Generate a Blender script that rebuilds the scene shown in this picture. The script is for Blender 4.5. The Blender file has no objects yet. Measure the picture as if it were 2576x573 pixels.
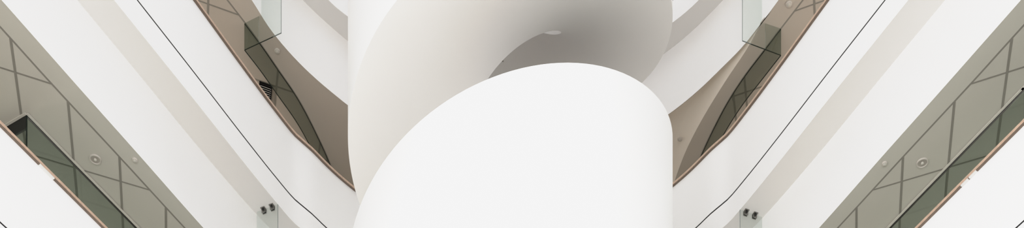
import bpy, bmesh, math
from mathutils import Vector

# ------------------------------------------------------------------ basics
scn = bpy.context.scene
COL = scn.collection
PI = math.pi
GROUND = -1.6                    # the camera's eye is the origin, 1.6 m above the ground
LV = {                           # storeys: slab top, parapet joint, parapet top, step soffit, ceiling below
    0: dict(F=9.85, joint=9.975, top=10.945, zs=9.70, zc=8.72),
    1: dict(F=13.84, joint=14.03, top=14.91, zs=13.69, zc=12.71),
    2: dict(F=17.84, joint=18.03, top=18.92, zs=17.69, zc=16.71),
}

def new_mat(name, color, rough=0.6, metallic=0.0, var=0.0, scale=3.0, bump=0.0, spec=0.3):
    m = bpy.data.materials.new(name); m.use_nodes = True
    nt = m.node_tree; b = nt.nodes['Principled BSDF']
    b.inputs['Base Color'].default_value = (*color, 1)
    b.inputs['Roughness'].default_value = rough
    b.inputs['Metallic'].default_value = metallic
    b.inputs['Specular IOR Level'].default_value = spec
    if var or bump:
        tc = nt.nodes.new('ShaderNodeTexCoord'); n = nt.nodes.new('ShaderNodeTexNoise')
        n.inputs['Scale'].default_value = scale; n.inputs['Detail'].default_value = 4
        nt.links.new(tc.outputs['Object'], n.inputs['Vector'])
        if var:
            r = nt.nodes.new('ShaderNodeValToRGB')
            r.color_ramp.elements[0].position = 0.3; r.color_ramp.elements[1].position = 0.7
            r.color_ramp.elements[0].color = (*[c * (1 - var) for c in color], 1)
            r.color_ramp.elements[1].color = (*[min(1, c * (1 + var)) for c in color], 1)
            nt.links.new(n.outputs['Fac'], r.inputs['Fac']); nt.links.new(r.outputs['Color'], b.inputs['Base Color'])
        if bump:
            bp = nt.nodes.new('ShaderNodeBump'); bp.inputs['Strength'].default_value = bump
            nt.links.new(n.outputs['Fac'], bp.inputs['Height']); nt.links.new(bp.outputs['Normal'], b.inputs['Normal'])
    return m

def glass_mat(name, tint, refl):
    m = bpy.data.materials.new(name); m.use_nodes = True
    nt = m.node_tree; nt.nodes.clear()
    o = nt.nodes.new('ShaderNodeOutputMaterial'); t = nt.nodes.new('ShaderNodeBsdfTransparent')
    g = nt.nodes.new('ShaderNodeBsdfGlossy'); mx = nt.nodes.new('ShaderNodeMixShader')
    lw = nt.nodes.new('ShaderNodeLayerWeight'); lw.inputs['Blend'].default_value = refl
    t.inputs['Color'].default_value = (*tint, 1); g.inputs['Roughness'].default_value = 0.02
    g.inputs['Color'].default_value = (.8, .86, .82, 1)
    lw.inputs['Blend'].default_value = .5
    pw = nt.nodes.new('ShaderNodeMath'); pw.operation = 'POWER'; pw.inputs[1].default_value = 4
    ma = nt.nodes.new('ShaderNodeMath'); ma.operation = 'MULTIPLY_ADD'; ma.inputs[1].default_value = .45; ma.inputs[2].default_value = refl * .3
    nt.links.new(lw.outputs['Facing'], pw.inputs[0]); nt.links.new(pw.outputs[0], ma.inputs[0])
    nt.links.new(ma.outputs[0], mx.inputs[0])
    nt.links.new(t.outputs[0], mx.inputs[1]); nt.links.new(g.outputs[0], mx.inputs[2])
    nt.links.new(mx.outputs[0], o.inputs['Surface'])
    return m

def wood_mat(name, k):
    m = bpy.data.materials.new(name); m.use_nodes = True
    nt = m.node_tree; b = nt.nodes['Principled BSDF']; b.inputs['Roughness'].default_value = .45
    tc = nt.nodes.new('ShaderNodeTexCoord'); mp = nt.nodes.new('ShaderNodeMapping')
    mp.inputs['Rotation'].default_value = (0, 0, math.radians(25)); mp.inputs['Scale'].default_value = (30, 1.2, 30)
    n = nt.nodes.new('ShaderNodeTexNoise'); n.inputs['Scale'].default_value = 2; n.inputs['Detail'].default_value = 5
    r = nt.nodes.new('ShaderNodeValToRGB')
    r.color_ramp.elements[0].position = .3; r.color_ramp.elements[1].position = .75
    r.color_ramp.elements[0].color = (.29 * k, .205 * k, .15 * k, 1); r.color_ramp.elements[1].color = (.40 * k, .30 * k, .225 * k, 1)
    L = nt.links.new
    L(tc.outputs['Object'], mp.inputs['Vector']); L(mp.outputs[0], n.inputs['Vector'])
    L(n.outputs['Fac'], r.inputs['Fac']); L(r.outputs['Color'], b.inputs['Base Color'])
    return m

M = dict(
    white=new_mat('white_plaster', (.88, .88, .885), .55, var=.006, scale=.6),
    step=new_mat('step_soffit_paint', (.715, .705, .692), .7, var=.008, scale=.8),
    stairwhite=new_mat('stair_white_plaster', (.90, .90, .90), .5, var=.004, scale=.5),
    stairsoffit=new_mat('stair_soffit_plaster', (.875, .86, .84), .75, var=.01, scale=1.2),
    ceil=new_mat('warm_grey_ceiling_board', (.55, .53, .485), .8, var=.015, scale=1.5),
    strip=new_mat('grey_ceiling_margin', (.56, .545, .50), .8, var=.012, scale=1.5),
    ceil2=new_mat('ceiling_board_wood_bounce', (.50, .455, .405), .8, var=.015, scale=1.5),  # ceiling boards again, warm bounce off wood put into the colour
    strip2=new_mat('ceiling_margin_wood_bounce', (.52, .475, .425), .8, var=.012, scale=1.5),  # margin again, with the wood's bounced warmth painted in
    cove=new_mat('lightened_cove_plaster', (.85, .81, .75), .8),  # whole wedge lightened, so the crease highlight is partly in the colour
    seam=new_mat('shadow_gap', (.265, .25, .22), .9),
    black=new_mat('black_gasket', (.008, .008, .009), .5),
    darkframe=new_mat('black_steel', (.015, .016, .015), .4),
    trimlight=new_mat('pale_trim', (.62, .60, .55), .6),
    wood=wood_mat('oiled_wood_lit', 1.5), woodshade=wood_mat('oiled_wood_shaded', .45), woodpanel=wood_mat('walnut_lining', .5),  # handrail: light face and shaded underside painted as two copies of one wood
    tread=new_mat('dark_wood_tread', (.16, .10, .07), .6),
    metal=new_mat('brushed_steel', (.30, .29, .27), .35, metallic=.9),
    clip=new_mat('white_clip', (.66, .655, .64), .4),
    lamp=new_mat('fixture_white', (.57, .54, .50), .5),
    lampdark=new_mat('fixture_recess', (.41, .375, .34), .5),
    backwall=new_mat('back_wall_paint', (.74, .70, .64), .8, var=.02),
    ground=new_mat('pale_stone_floor', (.80, .785, .76), .5, var=.03, scale=1.0),
    edgelight=new_mat('glass_edge_lit', (.16, .19, .18), .3),  # lighter copy of the glass edge, light put into the colour
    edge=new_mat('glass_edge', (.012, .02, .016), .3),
    glass_clear=glass_mat('clear_glass', (.95, .965, .958), 0.12),
    glass_under=glass_mat('clear_glass_darkened', (.89, .915, .895), 0.10),  # same clear glass, its dimmer look before the ceiling put into the tint
    glass_smoke=glass_mat('green_smoke_glass', (.665, .69, .665), 0.08),
    glass_wall=glass_mat('green_partition_glass', (.60, .645, .62), 0.10),
)

def link(name, bm, mats, parent=None, smooth=False, angle=35):
    bmesh.ops.remove_doubles(bm, verts=bm.verts, dist=1e-5)
    bmesh.ops.recalc_face_normals(bm, faces=bm.faces)
    me = bpy.data.meshes.new(name); bm.to_mesh(me); bm.free()
    for m in (mats if isinstance(mats, (list, tuple)) else [mats]): me.materials.append(m)
    o = bpy.data.objects.new(name, me); COL.objects.link(o)
    if smooth:
        for p in me.polygons: p.use_smooth = True
        me.set_sharp_from_angle(angle=math.radians(angle))
    if parent:
        o.parent = parent
        o.matrix_parent_inverse = parent.matrix_world.inverted()
    return o

def thing(name, label, cat, loc, group=None, rotz=0):
    o = bpy.data.objects.new(name, None); COL.objects.link(o)
    o.location = loc; o.rotation_euler = (0, 0, rotz); o.empty_display_size = .1
    o['label'] = label; o['category'] = cat
    if group: o['group'] = group
    bpy.context.view_layer.update()
    return o

def struct(o, label=None, cat=None):
    o['kind'] = 'structure'
    if label: o['label'] = label
    if cat: o['category'] = cat
    return o

# ------------------------------------------------------------------ curves in plan
def catmull(pts, step=.12):
    P = [Vector(p) for p in pts]; P = [P[0] * 2 - P[1]] + P + [P[-1] * 2 - P[-2]]
    out = []
    for i in range(1, len(P) - 2):
        a, b, c, d = P[i - 1:i + 3]
        t0 = 0; t1 = max(1e-4, (b - a).length) ** .5; t2 = t1 + max(1e-4, (c - b).length) ** .5; t3 = t2 + max(1e-4, (d - c).length) ** .5
        n = max(2, min(40, int((c - b).length / step)))
        for k in range(n):
            t = t1 + (t2 - t1) * k / n
            A1 = a * ((t1 - t) / (t1 - t0)) + b * ((t - t0) / (t1 - t0))
            A2 = b * ((t2 - t) / (t2 - t1)) + c * ((t - t1) / (t2 - t1))
            A3 = c * ((t3 - t) / (t3 - t2)) + d * ((t - t2) / (t3 - t2))
            B1 = A1 * ((t2 - t) / (t2 - t0)) + A2 * ((t - t0) / (t2 - t0))
            B2 = A2 * ((t3 - t) / (t3 - t1)) + A3 * ((t - t1) / (t3 - t1))
            out.append(B1 * ((t2 - t) / (t2 - t1)) + B2 * ((t - t1) / (t2 - t1)))
    out.append(P[-2]); return out

def resample(P, n):
    L = [0]
    for a, b in zip(P, P[1:]): L.append(L[-1] + (b - a).length)
    out = []; j = 0
    for i in range(n):
        s = L[-1] * i / (n - 1)
        while j < len(L) - 2 and L[j + 1] < s: j += 1
        t = (s - L[j]) / max(1e-9, L[j + 1] - L[j]); out.append(P[j].lerp(P[j + 1], t))
    return out

def offset(P, d, side):          # d > 0 moves away from the atrium; side -1 left, +1 right
    out = []
    for i, p in enumerate(P):
        a = P[max(0, i - 1)]; b = P[min(len(P) - 1, i + 1)]
        t = (b - a).normalized(); n = Vector((-t.y, t.x)) if side < 0 else Vector((t.y, -t.x))
        if i == len(P) - 1 and abs(p.x) < .05: n = Vector((0, 1))
        out.append(p + n * d)
    return out

def mir(P): return [(-x, y) for x, y in P]

# outer face of parapets / upper fascia (E0) and the set-back lower fascia (E1), metres in plan
E0_LOW = [(-11.0, 0), (-8.2, 6.0), (-6.33, 10.0), (-5.23, 12.36), (-4.38, 14.17), (-3.95, 15.09), (-3.53, 16.01), (-3.21, 16.68), (-3.04, 17.0), (-2.86, 17.22), (-2.64, 17.54), (-2.34, 17.9), (-1.8, 18.4), (-1.0, 18.85), (0, 19.05)]
E0_TOPL = [(-11.0, 0), (-8.2, 6.0), (-6.33, 10.0), (-5.23, 12.36), (-4.38, 14.17), (-3.95, 15.12), (-3.55, 16.05), (-3.28, 16.75), (-3.05, 17.3), (-2.70, 17.87), (-2.43, 18.13), (-1.8, 18.6), (-1.0, 19.0), (0, 19.2)]
E0_TOPR = [(11.0, 0), (8.2, 6.0), (6.33, 10.0), (5.23, 12.36), (4.38, 14.17), (3.95, 15.12), (3.6, 16.05), (3.33, 16.8), (3.12, 17.35), (2.77, 17.87), (2.44, 18.2), (1.8, 18.65), (1.0, 19.02), (0, 19.2)]
E1_LOW = [(-11.32, 0), (-8.56, 6.0), (-6.72, 10.0), (-5.41, 12.84), (-4.96, 13.83), (-4.54, 14.74), (-4.04, 15.84), (-3.55, 16.83), (-3.33, 17.2), (-3.1, 17.52), (-2.85, 17.88), (-2.5, 18.25), (-1.9, 18.75), (-1.1, 19.2), (0, 19.4)]
E1_TOPL = [(-11.32, 0), (-8.56, 6.0), (-6.72, 10.0), (-5.41, 12.84), (-4.96, 13.83), (-4.54, 14.80), (-4.04, 15.97), (-3.62, 16.88), (-3.46, 17.27), (-3.27, 17.60), (-3.07, 17.88), (-2.85, 18.14), (-2.62, 18.38), (-2.49, 18.51), (-1.9, 19.0), (-1.1, 19.4), (0, 19.55)]
E1_TOPR = [(11.32, 0), (8.56, 6.0), (6.72, 10.0), (5.41, 12.84), (4.98, 13.83), (4.6, 14.80), (4.14, 15.97), (3.73, 16.88), (3.54, 17.24), (3.36, 17.56), (3.09, 17.92), (2.87, 18.2), (2.67, 18.42), (2.42, 18.66), (1.9, 19.05), (1.1, 19.4), (0, 19.55)]
CUR = {(0, -1): (E0_LOW, E1_LOW), (0, 1): (mir(E0_LOW), mir(E1_LOW)),
       (1, -1): (E0_LOW, E1_LOW), (1, 1): (mir(E0_LOW), mir(E1_LOW)),
       (2, -1): (E0_TOPL, E1_TOPL), (2, 1): (E0_TOPR, E1_TOPR)}
# groove between plain margin and ceiling boards
TRIM = {(1, -1): [(-11.67, 0), (-5.55, 13.13), (-5.26, 13.77), (-4.79, 14.76), (-4.28, 15.85), (-3.8, 16.85), (-3.5, 17.5), (-3.2, 18.4), (-3.0, 19.4), (-2.9, 21.0)],
        (2, -1): [(-12.3, 0), (-5.9, 13.2), (-4.5, 15.9), (-3.96, 16.88), (-3.79, 17.2), (-3.63, 17.52), (-3.45, 17.92), (-3.25, 18.37), (-3.08, 18.92), (-2.92, 19.6), (-2.84, 20.3), (-2.8, 21.0)]}
TRIM[(1, 1)] = mir(TRIM[(1, -1)])
TRIM[(2, 1)] = [(12.3, 0), (5.95, 13.2), (4.55, 15.9), (4.07, 16.88), (3.86, 17.28), (3.68, 17.62), (3.47, 18.03), (3.30, 18.45), (3.13, 19.03), (3.02, 19.53), (2.94, 20.3), (2.9, 21.0)]
CREASE = [(3.555, 17.20), (3.435, 17.58), (3.23, 18.05), (3.04, 18.52), (2.89, 18.95), (2.78, 19.35), (2.69, 19.85), (2.62, 20.4), (2.6, 21.0)]

def ring_sweep(rings, closed_section=True, caps=True, mat_of=None):
    bm = bmesh.new(); V = [[bm.verts.new(p) for p in r] for r in rings]
    m = len(rings[0])
    for a, b in zip(V, V[1:]):
        for k in range(m if closed_section else m - 1):
            f = bm.faces.new((a[k], a[(k + 1) % m], b[(k + 1) % m], b[k]))
            if mat_of: f.material_index = mat_of(k)
    if caps and closed_section:
        bm.faces.new(V[0]); bm.faces.new(list(reversed(V[-1])))
    return bm

def section(curves_z):           # list of (curve, z) -> rings
    n = len(curves_z[0][0])
    return [[(c[i].x, c[i].y, z) for c, z in curves_z] for i in range(n)]

def box(bm, c, ax, ay, az, sx, sy, sz):
    c = Vector(c); ax = Vector(ax).normalized() * sx / 2; ay = Vector(ay).normalized() * sy / 2; az = Vector(az).normalized() * sz / 2
    v = [bm.verts.new(c + ax * i + ay * j + az * k) for i in (-1, 1) for j in (-1, 1) for k in (-1, 1)]
    for q in ((0, 1, 3, 2), (4, 6, 7, 5), (0, 4, 5, 1), (2, 3, 7, 6), (0, 2, 6, 4), (1, 5, 7, 3)):
        bm.faces.new([v[i] for i in q])

def lathe(bm, prof, loc, n=32):
    R = []
    for r, z in prof:
        R.append([bm.verts.new((loc[0] + r * math.cos(2 * PI * k / n), loc[1] + r * math.sin(2 * PI * k / n), loc[2] + z)) for k in range(n)])
    for a, b in zip(R, R[1:]):
        for k in range(n): bm.faces.new((a[k], a[(k + 1) % n], b[(k + 1) % n], b[k]))
    bm.faces.new(R[0]); bm.faces.new(list(reversed(R[-1])))

# ------------------------------------------------------------------ balconies
N = 220
SIDE = {-1: 'left', 1: 'right'}
STOREY = {0: 'below the lowest visible storey', 1: 'middle storey', 2: 'topmost storey'}
PARLAB = {
    (0, -1): 'white parapet at the bottom left corner with brown handrail, lowest balcony',
    (0, 1): 'white parapet at the bottom right corner with brown handrail, lowest balcony',
    (1, -1): 'long white parapet with brown handrail, meeting the left side of the spiral stair',
    (1, 1): 'long white parapet with brown handrail, meeting the right side of the spiral stair',
    (2, -1): 'white parapet of the highest balcony, just left of the spiral stair at the top edge',
    (2, 1): 'white parapet of the highest balcony, just right of the spiral stair at the top edge'}
CLIPS = {(0, -1): [(-4.985, 12.86), (-4.945, 12.952)], (0, 1): [(4.87, 13.03), (4.925, 12.93)]}
for (lv, sd), (c0, c1) in CUR.items():
    L = LV[lv]
    e0 = resample(catmull(c0), N); e1 = resample(catmull(c1), N)
    e0b = offset(e0, .10, sd); e1b = offset(e1, .012, sd)
    # --- fascia with its step (structure)
    g = .022
    zj = L['joint'] - g / 2
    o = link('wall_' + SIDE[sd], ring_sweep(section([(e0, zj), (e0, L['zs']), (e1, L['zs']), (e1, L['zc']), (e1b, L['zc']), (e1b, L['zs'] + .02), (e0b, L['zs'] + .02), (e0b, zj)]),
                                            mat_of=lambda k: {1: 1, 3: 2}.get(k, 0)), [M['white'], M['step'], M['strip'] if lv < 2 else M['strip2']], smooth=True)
    struct(o, f'white stepped balcony fascia on the {SIDE[sd]}, {STOREY[lv]}', 'fascia')
    # --- parapet (thing)
    root = thing('balcony_parapet', PARLAB[(lv, sd)], 'parapet', (e0[N // 2].x, e0[N // 2].y, L['F']))
    link('parapet_panel', ring_sweep(section([(e0, L['joint'] + g / 2), (e0, L['top']), (e0b, L['top']), (e0b, L['joint'] + g / 2)])), M['white'], root, smooth=True)
    ji = offset(e0, .003, sd); jb = offset(e0, .085, sd)
    jo = link('joint_strip', ring_sweep(section([(ji, L['joint'] - g / 2), (ji, L['joint'] + g / 2), (jb, L['joint'] + g / 2), (jb, L['joint'] - g / 2)])), M['black'], root, smooth=True)
    jo['label'] = 'thin black shadow joint'
    # rounded wooden handrail overhanging the parapet
    sec = []
    out, inn, h, r = -.028, .122, .048, .009
    for cx, cz, a0 in ((inn - r, r, -90), (inn - r, h - r, 0), (out + r, h - r, 90), (out + r, r, 180)):
        for k in range(4):
            a = math.radians(a0 + 30 * k); sec.append((cx + r * math.cos(a), cz + r * math.sin(a)))
    offs = {round(a, 5): offset(e0, a, sd) for a, _ in sec}
    ho = link('handrail', ring_sweep(section([(offs[round(a, 5)], L['top'] + b) for a, b in sec]), mat_of=lambda k: 1 if k in (12, 13, 14, 15) else 0), [M['wood'], M['woodshade']], root, smooth=True, angle=50)  # underside shade comes from the darker wood copy
    ho['label'] = 'brown wooden handrail'
    for (x, y) in CLIPS.get((lv, sd), []):
        t = Vector((.423 * -sd, .906)); n = Vector((.906 * sd, .423))
        bm = bmesh.new(); p = Vector((x, y)) 
        i = min(range(N), key=lambda q: (e0[q] - p).length); 
        a, b = e0[i - 1], e0[i + 1]; d = (b - a).normalized(); q = a + d * (p - a).dot(d) - Vector((n.x, n.y)) * .014
        box(bm, (q.x, q.y, L['top'] + .001), (t.x, t.y, 0), (n.x, n.y, 0), (0, 0, 1), .10, .030, .012)
        co = link('joining_plate', bm, M['clip'], root); co['label'] = 'small white plate under the handrail'
    # --- floor slab behind the fascia
    back = offset(e1, 6.0, sd)
    far = [Vector((p.x if abs(p.x) > .01 else 0, p.y)) for p in back]
    zb = L['zc'] + .28
    o = link('floor', ring_sweep(section([(e1b, zb), (far, zb), (far, L['F']), (e0b, L['F']), (e0b, L['zs'] + .03), (e1b, L['zs'] + .03)])), M['backwall'])
    struct(o, f'floor slab behind the {SIDE[sd]} parapet, {STOREY[lv]}', 'floor')
    # --- back wall of the gallery under this slab
    if lv > 0:
        bi = offset(e1, 5.9, sd)
        o = link('wall_' + SIDE[sd], ring_sweep(section([(bi, LV[lv - 1]['F']), (bi, zb), (far, zb), (far, LV[lv - 1]['F'])])), M['backwall'])
        struct(o, f'plain back wall of the {SIDE[sd]} gallery under the {STOREY[lv]}', 'wall')

# ------------------------------------------------------------------ ceilings with seams
def grid(A, B, za, zb, nb=6, thick=.0):
    bm = bmesh.new(); n = len(A)
    V = [[bm.verts.new((A[i].x + (B[i].x - A[i].x) * k / nb, A[i].y + (B[i].y - A[i].y) * k / nb, za + (zb - za) * k / nb)) for k in range(nb + 1)] for i in range(n)]
    for i in range(n - 1):
        for k in range(nb): bm.faces.new((V[i][k], V[i][k + 1], V[i + 1][k + 1], V[i + 1][k]))
    return bm

def slab_between(A, B, z, t):
    return ring_sweep(section([(A, z), (B, z), (B, z + t), (A, z + t)]))

def cross_param(P, d, curve):    # distance along P+d*s to the curve, nearest crossing
    best = None
    for a, b in zip(curve, curve[1:]):
        e = b - a; den = d.x * e.y - d.y * e.x
        if abs(den) < 1e-9: continue
        w = a - P; s = (w.x * e.y - w.y * e.x) / den; t = (w.x * d.y - w.y * d.x) / den
        if -1e-3 <= t <= 1.001 and (best is None or abs(s) < abs(best)): best = s
    return best

A1 = Vector((.27, .963)).normalized(); A2 = Vector((.93, -.37)).normalized()   # inward directions, right side
SEAM = {
    1: ([(5.49 - .353 * k, 13.26 + .752 * k) for k in range(-12, 6)], [(5.25 - .68 * k, 13.80 + 1.45 * k) for k in range(-6, 3)]),
    2: ([(4.23 - .353 * k, 16.88 + .752 * k) for k in range(-14, 1)], [(4.0 - .68 * k, 17.03 + 1.45 * k) for k in range(-7, 1)]),
}
EX2 = {1: ([(3.48, 18.05), (3.38, 18.37), (3.02, 19.2), (2.75, 19.9)], [(3.40, 18.34), (2.95, 19.6)]),
       -1: ([(-3.50, 18.08), (-2.98, 19.0), (-2.75, 19.9)], [(-3.53, 18.19), (-2.95, 19.5)])}
for lv in (1, 2):
    for sd in (-1, 1):
        zc = LV[lv]['zc']
        e1 = resample(catmull(CUR[(lv, sd)][1]), N); e1b = offset(e1, .0115, sd)
        tr = resample(catmull(TRIM[(lv, sd)]), N)
        inner = resample(catmull(TRIM[(lv, sd)]), N); deep = [p + Vector((4.6 * sd, 2.5)) for p in inner]
        # margin strip between fascia and groove
        if (lv, sd) != (2, 1):
            o = link('ceiling', slab_between(e1b, offset(tr, -.009, sd), zc, .02), M['strip'] if lv < 2 else M['strip2'])
            struct(o, f'plain grey ceiling margin along the {SIDE[sd]} balcony edge, under the {STOREY[lv]}', 'ceiling')
        else:
            k0 = min(range(N), key=lambda i: (e1[i] - Vector((3.55, 17.22))).length)
            near = e1b[:k0 + 1] + [Vector(p) for p in CREASE]
            edge = resample(e1b[:k0 - 1] + catmull(CREASE, .06), 420)
            tr = resample(catmull(TRIM[(lv, sd)]), 420)
            o = link('ceiling', slab_between(edge, offset(tr, -.009, sd), zc, .02), M['strip'] if lv < 2 else M['strip2'])
            struct(o, 'plain grey ceiling margin along the right balcony edge, under the topmost storey', 'ceiling')
            # coved wedge between the fascia and the crease
            cr = resample(catmull(CREASE, .08), 90)
            ed = resample([e1b[i] for i in range(k0, N)], 90)
            bm = bmesh.new(); nb = 24; V = []
            for i in range(90):
                row = []
                ww = (cr[i] - ed[i]).length; amp = min(.24, ww * .7)
                for k in range(nb + 1):
                    s = k / nb; p = ed[i].lerp(cr[i], s); w = (cr[i] - ed[i]).length
                    dist = w * (1 - s); cw = min(.20, w * .6)
                    if dist < cw: q = math.sin(PI / 2 * dist / cw)
                    else: q = 1
                    # arch down again toward the fascia edge
                    q *= min(1, max(0, (w - dist) / max(.06, 1e-4)))
                    row.append(bm.verts.new((p.x, p.y, zc + .001 + amp * q)))
                V.append(row)
            for i in range(89):
                for k in range(nb): bm.faces.new((V[i][k], V[i][k + 1], V[i + 1][k + 1], V[i + 1][k]))
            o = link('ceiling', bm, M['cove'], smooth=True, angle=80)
            struct(o, 'coved ceiling wedge right of the spiral stair lightened for a bright crease', 'ceiling')
        # boards
        tr = inner
        o = link('ceiling', slab_between(offset(tr, .009, sd), deep, zc, .02), M['ceil'] if lv < 2 else M['ceil2'])
        struct(o, f'warm grey ceiling boards of the {SIDE[sd]} gallery, under the {STOREY[lv]}', 'ceiling')
        # grooves: dark backing above trim gap, and board seams
        bm = slab_between(offset(tr, -.011, sd), offset(tr, .011, sd), zc - .001, .004)
        f1, f2 = SEAM[lv]
        lines = [(Vector((x * sd, y)), Vector((A1.x * sd, A1.y)), .028) for x, y in f1] + [(Vector((x * sd, y)), Vector((A2.x * sd, A2.y)), .019) for x, y in f2]
        if lv == 2:
            lines += [(Vector(p), Vector((A1.x * sd, A1.y)), .03) for p in EX2[sd][0]] + [(Vector(p), Vector((A2.x * sd, A2.y)), .024) for p in EX2[sd][1]]
        for P, d, w in lines:
            s = cross_param(P, d, tr)
            if s is None or abs(s) > 3: s = 0
            a = P + d * s; n = Vector((-d.y, d.x)) * w / 2
            Lg = 4.2; c = a + d * Lg / 2
            zz = zc - .0015 if w > .025 else zc - .001
            box(bm, (c.x, c.y, zz), (d.x, d.y, 0), (n.x, n.y, 0), (0, 0, 1), Lg, w, .003)
        o = link('trim_1', bm, M['seam'])
        struct(o, f'dark ceiling seams of the {SIDE[sd]} gallery, under the {STOREY[lv]}', 'ceiling seams')

# ------------------------------------------------------------------ glazed partitions under the middle storey
def partition(sd, pts, label):
    z0, z1 = LV[0]['F'], LV[1]['zc']
    root = thing('glazed_partition', label, 'glass wall', (pts[1][0], pts[1][1], z0))
    P = [Vector(p) for p in pts]
    for i, (a, b) in enumerate(zip(P, P[1:])):
        d = (b - a).normalized(); n = Vector((-d.y, d.x)); c = (a + b) / 2; ln = (b - a).length
        tow = n if n.x * sd < 0 else -n              # toward the atrium
        ret = (sd < 0 and i == 0)
        if ret: tow = -tow
        cnt = max(1, int(ln / 2.4))
        for k in range(cnt):
            m = a.lerp(b, (k + .5) / cnt); w = ln / cnt - .004
            bm = bmesh.new(); box(bm, (m.x, m.y, (z0 + z1) / 2 - .01), (d.x, d.y, 0), (n.x, n.y, 0), (0, 0, 1), w, .012, z1 - z0 - .05)
            g = link('glass_pane', bm, M['glass_wall'], root)
        hh = .16 if ret else .018
        bm = bmesh.new(); box(bm, (c.x, c.y, z1 - hh / 2 - .002), (d.x, d.y, 0), (n.x, n.y, 0), (0, 0, 1), ln, .022, hh)
        link('head_frame', bm, M['darkframe'], root)['label'] = 'black metal head frame'
        c2 = c + tow * .026
        bm = bmesh.new(); box(bm, (c2.x, c2.y, z1 - .008), (d.x, d.y, 0), (n.x, n.y, 0), (0, 0, 1), ln + .03, .026, .012)
        link('head_trim', bm, M['trimlight'], root)['label'] = 'pale ceiling trim'
        bm = bmesh.new(); box(bm, (c.x, c.y, z0 + .03), (d.x, d.y, 0), (n.x, n.y, 0), (0, 0, 1), ln, .05, .06)
        link('sill_frame', bm, M['darkframe'], root)
    if sd < 0:
        bm = bmesh.new(); box(bm, (P[1].x, P[1].y, (z0 + z1) / 2), (1, 0, 0), (0, 1, 0), (0, 0, 1), .014, .014, z1 - z0 - .02)
        link('corner_post', bm, M['edge'], root)
partition(-1, [(-8.2, 15.5), (-5.69, 14.20), (-4.9, 15.86), (-4.1, 17.6), (-3.6, 18.7)], 'green tinted glass wall with black head frame and corner, behind the lower left handrail')
partition(1, [(10.9, 3.1), (5.88, 13.86), (4.95, 15.86), (4.15, 17.6), (3.6, 18.8)], 'green tinted glass wall with black head frame, behind the lower right handrail')

# ------------------------------------------------------------------ hanging glass screens
def vquad(bm, a, b, za0, za1, zb0, zb1, t=.012):
    d = (b - a).normalized(); n = Vector((-d.y, d.x)) * t / 2
    v = []
    for p, z0, z1 in ((a, za0, za1), (b, zb0, zb1)):
        for z in (z0, z1):
            for s in (-1, 1): v.append(bm.verts.new((p.x + n.x * s, p.y + n.y * s, z)))
    for q in ((0, 1, 3, 2), (4, 6, 7, 5), (0, 4, 5, 1), (2, 3, 7, 6), (0, 2, 6, 4), (1, 5, 7, 3)):
        bm.faces.new([v[i] for i in q])

def edgebar(bm, a, b, z, w=.007, h=.008):
    d = (b - a).normalized(); c = (a + b) / 2
    box(bm, (c.x, c.y, z), (d.x, d.y, 0), (-d.y, d.x, 0), (0, 0, 1), (b - a).length + w * .5, w, h)

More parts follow.
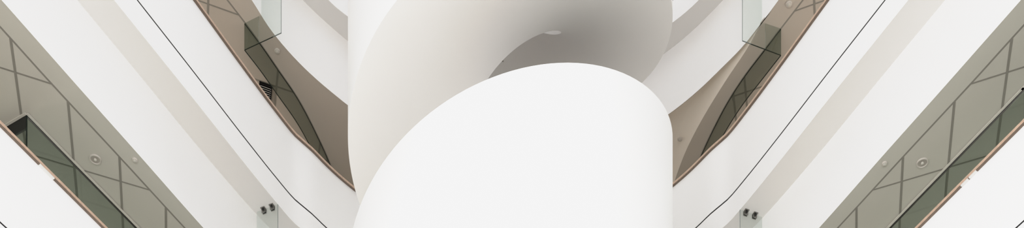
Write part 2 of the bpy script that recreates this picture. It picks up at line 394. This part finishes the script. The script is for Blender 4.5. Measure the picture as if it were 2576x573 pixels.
def screen(lv, sd, outer, mid, inner, curve, label, clamps):
    L = LV[lv]; zb = L['zc'] - .38
    O, Mi, I = Vector(outer), Vector(mid), Vector(inner)
    root = thing('glass_smoke_screen', label, 'glass screen', (Mi.x, Mi.y, zb))
    bm = bmesh.new(); vquad(bm, O, Mi, zb, L['zs'] - .004, zb, L['zs'] - .004)
    p1 = link('return_pane', bm, M['glass_clear'], root); p1['label'] = 'clear glass pane hanging at right angles to the fascia'
    bm = bmesh.new(); vquad(bm, Mi, I, zb, L['zc'] - .004, zb, L['zc'] - .004)
    p2 = link('inner_pane', bm, M['glass_under'], root)
    Q = O.lerp(I, .22)
    bm = bmesh.new(); edgebar(bm, Q, I, zb)
    link('polished_edge', bm, M['edge'], root)['label'] = 'dark polished glass edge'
    bm = bmesh.new(); edgebar(bm, O, Q, zb)
    box(bm, (O.x, O.y, (zb + L['zs']) / 2), (1, 0, 0), (0, 1, 0), (0, 0, 1), .006, .006, L['zs'] - zb - .01)
    link('polished_edge', bm, M['edgelight'], root)['label'] = 'polished glass edge, painted lighter as if lit'
    cv = resample(catmull([inner] + curve, .1), 60); cb = offset(cv, .012, sd)
    link('curved_pane', ring_sweep(section([(cv, zb), (cv, L['zc'] - .004), (cb, L['zc'] - .004), (cb, zb)])), M['glass_smoke'], root, smooth=True)['label'] = 'curved green tinted glass pane'
    ca = offset(cv, .001, sd); cc = offset(cv, .011, sd)
    link('bottom_edge', ring_sweep(section([(ca, zb - .004), (ca, zb + .004), (cc, zb + .004), (cc, zb - .004)])), M['edge'], root, smooth=True)
    link('head_channel', ring_sweep(section([(ca, L['zc'] - .008), (ca, L['zc'] - .002), (cc, L['zc'] - .002), (cc, L['zc'] - .008)])), M['edge'], root, smooth=True)
    d = (I - O).normalized(); n = Vector((-d.y, d.x)); 
    if n.y > 0: n = -n
    for s in clamps:
        p = O.lerp(Mi, s); z = L['zs']
        bm = bmesh.new()
        q = p + n * .022
        box(bm, (q.x, q.y, z - .006), (d.x, d.y, 0), (n.x, n.y, 0), (0, 0, 1), .062, .05, .012)      # ceiling plate
        box(bm, (q.x - n.x * .008, q.y - n.y * .008, z - .028), (d.x, d.y, 0), (n.x, n.y, 0), (0, 0, 1), .058, .012, .054)
        box(bm, (p.x - n.x * .012, p.y - n.y * .012, z - .028), (d.x, d.y, 0), (n.x, n.y, 0), (0, 0, 1), .058, .01, .054)
        c = link('clamp', bm, M['metal'], root); c['label'] = 'steel clamp gripping the glass'
        for zz in (-.024,):
            bm = bmesh.new(); r = q + n * .006
            for k in range(1):
                m = 12; ring0 = []; ring1 = []
                for j in range(m):
                    a = 2 * PI * j / m; off = d * (.013 * math.cos(a)); zo = .013 * math.sin(a)
                    ring0.append(bm.verts.new((r.x + off.x, r.y + off.y, z + zz + zo)))
                    ring1.append(bm.verts.new((r.x + off.x * .7 + n.x * .016, r.y + off.y * .7 + n.y * .016, z + zz + zo * .7)))
                for j in range(m): bm.faces.new((ring0[j], ring0[(j + 1) % m], ring1[(j + 1) % m], ring1[j]))
                bm.faces.new(ring1); bm.faces.new(list(reversed(ring0)))
            link('bolt', bm, M['darkframe'], c)

CL = [(-3.63, 17.52), (-3.45, 17.92), (-3.25, 18.37), (-3.08, 18.92), (-2.92, 19.6), (-2.84, 20.3), (-2.8, 21.0)]
CR = [(3.68, 17.62), (3.47, 18.03), (3.30, 18.45), (3.13, 19.03), (3.02, 19.53), (2.94, 20.3), (2.9, 21.0)]
screen(2, -1, (-3.225, 16.96), (-3.57, 17.11), (-3.79, 17.21), CL, 'hanging glass screen under the top edge, left of the spiral stair, green curved pane', (.35, .75))
screen(2, 1, (3.265, 17.075), (3.62, 17.215), (3.85, 17.29), CR, 'hanging glass screen under the top edge, right of the spiral stair, green curved pane', (.35, .75))
screen(1, -1, (-3.215, 16.665), (-3.53, 16.795), (-3.75, 16.89), [(x * 1.0 + .03, y - .3) for x, y in CL], 'glass screen held by two steel clamps at the bottom edge, left of the spiral stair', (.26, .66))
screen(1, 1, (3.17, 16.755), (3.5, 16.885), (3.75, 16.98), [(x - .05, y - .3) for x, y in CR], 'glass screen held by two steel clamps at the bottom edge, right of the spiral stair', (.26, .66))

# ------------------------------------------------------------------ spiral staircase
XC, YC, RO, RI = -.0112, 15.0, 1.9965, .604
Z0, PP, AM, HH, HI = 12.1206, .5102, .0759, 1.6604, 1.6798
TH0, TH1 = -23.4, 5 * PI
def S(t): return Z0 - HH + PP * t
def T(t): return Z0 + PP * t + AM * math.sin(t)
def pos(r, t, z, dx=0): return (XC + dx + r * math.sin(t), YC - r * math.cos(t), z)
def skirt(t):                    # the lower turns have a deeper balustrade
    k = min(1, max(0, (t - PI / 2) / 1.2)); k = k * k * (3 - 2 * k); return .30 * (1 - k)
n = 760
TT = [TH0 + (TH1 - TH0) * i / n for i in range(n + 1)]
root = thing('spiral_staircase', 'large white spiral staircase with smooth curved balustrade in the middle of the atrium', 'staircase', (XC, YC, GROUND))
link('outer_balustrade', ring_sweep([[pos(RO, t, S(t) - skirt(t)), pos(RO, t, T(t) - .012), pos(RO - .012, t, T(t)), pos(RO - .07, t, T(t)), pos(RO - .08, t, S(t) - skirt(t))] for t in TT], mat_of=lambda k: 1 if k == 3 else 0), [M['stairwhite'], M['woodpanel']], root, smooth=True, angle=50)
link('inner_balustrade', ring_sweep([[pos(RI, t, S(t) - .0194, .027), pos(RI, t, S(t) + 1.35, .027), pos(RI + .06, t, S(t) + 1.35, .027), pos(RI + .06, t, S(t) + .01, .027)] for t in TT]), M['stairwhite'], root, smooth=True)
rings = []
for t in TT:
    row = []
    for k in range(9):
        f = k / 8; r = RI + .002 + (RO - RI - .004) * f; row.append(pos(r, t, S(t) - .0194 * (1 - f) - .0005, .027 * (1 - f)))
    row += [pos(RO - .01, t, S(t) + .18), pos(RI + .01, t, S(t) + .18, .027)]
    rings.append(row)
sf = link('soffit', ring_sweep(rings), M['stairsoffit'], root, smooth=True, angle=60); sf['label'] = 'smooth pale underside winding upward'
# treads on top of the winding slab (one part each)
nst = 96
for i in range(nst):
    a = 2 * PI * 2.3 + 0 - i * .20
    if a < TH0 + .2: break
    bm = bmesh.new(); top = S(a) + .27; lo = S(a) + .06; V = []
    for t in (a - .105, a, a + .105):
        V.append([bm.verts.new(pos(r, t, z)) for r, z in ((RI + .09, lo), (RO - .09, lo), (RO - .09, top), (RI + .09, top))])
    for p, q in zip(V, V[1:]):
        for k in range(4): bm.faces.new((p[k], p[(k + 1) % 4], q[(k + 1) % 4], q[k]))
    bm.faces.new(V[0]); bm.faces.new(list(reversed(V[-1])))
    link('tread', bm, M['tread'], root)
# little sprinkler head on the soffit, seen through the well
t = 3 * PI + .08; rr = 1.28
sp = pos(rr, t, S(t))
spr = thing('sprinkler_head', 'tiny dark sprinkler head on the shaded stair soffit, near the left tip of the well', 'sprinkler', sp)
bm = bmesh.new(); lathe(bm, [(.013, .0), (.013, -.005), (.005, -.007), (.005, -.016), (.010, -.018), (.010, -.021)], sp, 16); link('sprinkler_body', bm, M['lampdark'], spr, smooth=True)

# ------------------------------------------------------------------ downlights and detectors
def downlight(x, y, z, r, label):
    root = thing('downlight', label, 'ceiling light', (x, y, z), 'round recessed ceiling lights')
    bm = bmesh.new(); lathe(bm, [(r, 0), (r, -.006), (r * .93, -.014), (r * .80, -.014), (r * .72, -.006), (r * .72, 0)], (x, y, z), 40); link('trim_ring', bm, M['lamp'], root, smooth=True)
    bm = bmesh.new(); lathe(bm, [(r * .74, -.002), (r * .74, -.007), (r * .45, -.0065), (r * .3, -.003)], (x, y, z), 40); link('reflector', bm, M['lampdark'], root, smooth=True)
    bm = bmesh.new(); lathe(bm, [(r * .26, -.004), (r * .26, -.014), (r * .18, -.02), (r * .05, -.022)], (x, y, z), 24); link('lamp', bm, M['trimlight'], root, smooth=True)
def detector(x, y, z, r, label):
    root = thing('smoke_detector', label, 'detector', (x, y, z), 'small round ceiling detectors')
    bm = bmesh.new(); lathe(bm, [(r, 0), (r, -.008), (r * .9, -.016), (r * .62, -.018)], (x, y, z), 32); link('base_plate', bm, M['lamp'], root, smooth=True)
    bm = bmesh.new(); lathe(bm, [(r * .6, -.017), (r * .55, -.022), (r * .3, -.026), (r * .06, -.026)], (x, y, z), 32); link('sensor_cap', bm, M['strip'], root, smooth=True)
zc = LV[1]['zc']
downlight(-5.09, 14.80, zc, .072, 'larger round recessed light in the ceiling boards, far left')
downlight(5.05, 14.85, zc, .072, 'larger round recessed light in the ceiling boards, far right')
detector(-4.61, 14.81, zc, .034, 'small round detector on the grey ceiling margin, far left beside the recessed light')
detector(4.59, 14.86, zc, .034, 'small round detector on the grey ceiling margin, far right beside the recessed light')
zc = LV[2]['zc']
detector(-3.41, 17.62, zc, .040, 'small round detector beside the hanging glass screen, left of the spiral stair')
detector(3.89, 16.93, zc, .045, 'small round detector at the top edge, right of the spiral stair')
detector(2.68, 19.2, zc + .10, .040, 'small round detector in the ceiling wedge just right of the stair balustrade')

# ------------------------------------------------------------------ ceiling grille
u = Vector((.92, .39)).normalized(); v = Vector((-.28, .96)).normalized(); A = Vector((-3.76, 18.12)); W, D = .165, .34
c = A + u * W / 2 + v * D / 2
root = thing('ceiling_grille', 'small black framed ceiling grille with white slats just above the middle left handrail', 'grille', (c.x, c.y, zc))
bm = bmesh.new(); box(bm, (c.x, c.y, zc - .006), (u.x, u.y, 0), (v.x, v.y, 0), (0, 0, 1), W + .03, D + .04, .01); link('back_plate', bm, M['black'], root)
for k in range(9):
    p = A + u * W / 2 + v * (.03 + .034 * k)
    tilt = math.radians(35); bm = bmesh.new()
    w3 = Vector((v.x * math.cos(tilt), v.y * math.cos(tilt), math.sin(tilt)))
    box(bm, (p.x, p.y, zc - .022), (u.x, u.y, 0), w3, Vector((u.x, u.y, 0)).cross(w3), W, .026 if k else .034, .004); link('slat', bm, M['clip'], root)
bm = bmesh.new()
for s in (-1, 1):
    p = c + u * (W / 2 + .008) * s; box(bm, (p.x, p.y, zc - .019), (u.x, u.y, 0), (v.x, v.y, 0), (0, 0, 1), .014, D + .04, .026)
    p = c + v * (D / 2 + .012) * s; box(bm, (p.x, p.y, zc - .019), (u.x, u.y, 0), (v.x, v.y, 0), (0, 0, 1), W + .03, .014, .026)
link('frame', bm, M['black'], root)

# ------------------------------------------------------------------ ground
bm = bmesh.new(); box(bm, (0, 12, GROUND - .1), (1, 0, 0), (0, 1, 0), (0, 0, 1), 50, 44, .2)
struct(link('floor', bm, M['ground']), 'pale atrium ground floor below the stair', 'floor')

# ------------------------------------------------------------------ light
w = bpy.data.worlds.new('overcast_daylight'); scn.world = w; w.use_nodes = True
bg = w.node_tree.nodes['Background']; bg.inputs['Color'].default_value = (.975, .985, 1, 1); bg.inputs['Strength'].default_value = .84

def area(name, loc, target, sx, sy, power, color=(1, 1, 1)):
    l = bpy.data.lights.new(name, 'AREA'); l.shape = 'RECTANGLE'; l.size = sx; l.size_y = sy; l.energy = power; l.color = color
    o = bpy.data.objects.new(name, l); COL.objects.link(o); o.location = loc
    o.rotation_euler = (Vector(target) - Vector(loc)).to_track_quat('-Z', 'Y').to_euler()
    return o

area('window_light', (-5, -12, .5), (0, 15, 10), 24, 8, 4000, (1, .985, .96))
sun = bpy.data.lights.new('skylight_sun', 'SUN'); sun.energy = 2.3; sun.angle = .2; sun.color = (1, .97, .93)
so = bpy.data.objects.new('skylight_sun', sun); COL.objects.link(so); so.location = (0, 8, 30); so.rotation_euler = (0, 0, 0)
for sd in (-1, 1):
    for lv, pw in ((0, 200), (1, 145)):
        l = area('gallery_bounce_fill', (sd * 8.2, 17.5, LV[lv]['F'] + .3), (sd * 8.2, 17.5, 40), 2.5, 5, pw, (1, .95, .88))  # unseen fill, added in place of light bouncing off the gallery floor

# ------------------------------------------------------------------ camera: level, architectural shift lens
cam = bpy.data.cameras.new('camera'); co = bpy.data.objects.new('camera', cam); COL.objects.link(co)
co.location = (0, 0, 0); co.rotation_euler = (PI / 2, 0, 0)
cam.sensor_fit = 'HORIZONTAL'; cam.sensor_width = 36; cam.lens = 36 * 3042 / 2576
cam.shift_x = (1288 - 1286) / 2576; cam.shift_y = (3012 - 286.5) / 2576
cam.clip_end = 200
scn.camera = co
scn.view_settings.view_transform = 'Standard'; scn.view_settings.look = 'None'
scn.view_settings.exposure = 0.0
vs = scn.view_settings; vs.use_curve_mapping = True; cm = vs.curve_mapping      # soft highlight shoulder
cm.use_clip = False; cm.clip_max_x = 4; cm.extend = 'HORIZONTAL'
cv = cm.curves[3]
cv.points[0].location = (0, 0); cv.points[1].location = (3.0, 1.0)
for x, y in ((.12, .12), (.25, .25), (.5, .53), (.66, .735), (.8, .84), (1.2, .94), (1.7, .972)): cv.points.new(x, y)
cm.update()
scn.cycles.max_bounces = 12; scn.cycles.diffuse_bounces = 8; scn.cycles.transparent_max_bounces = 16
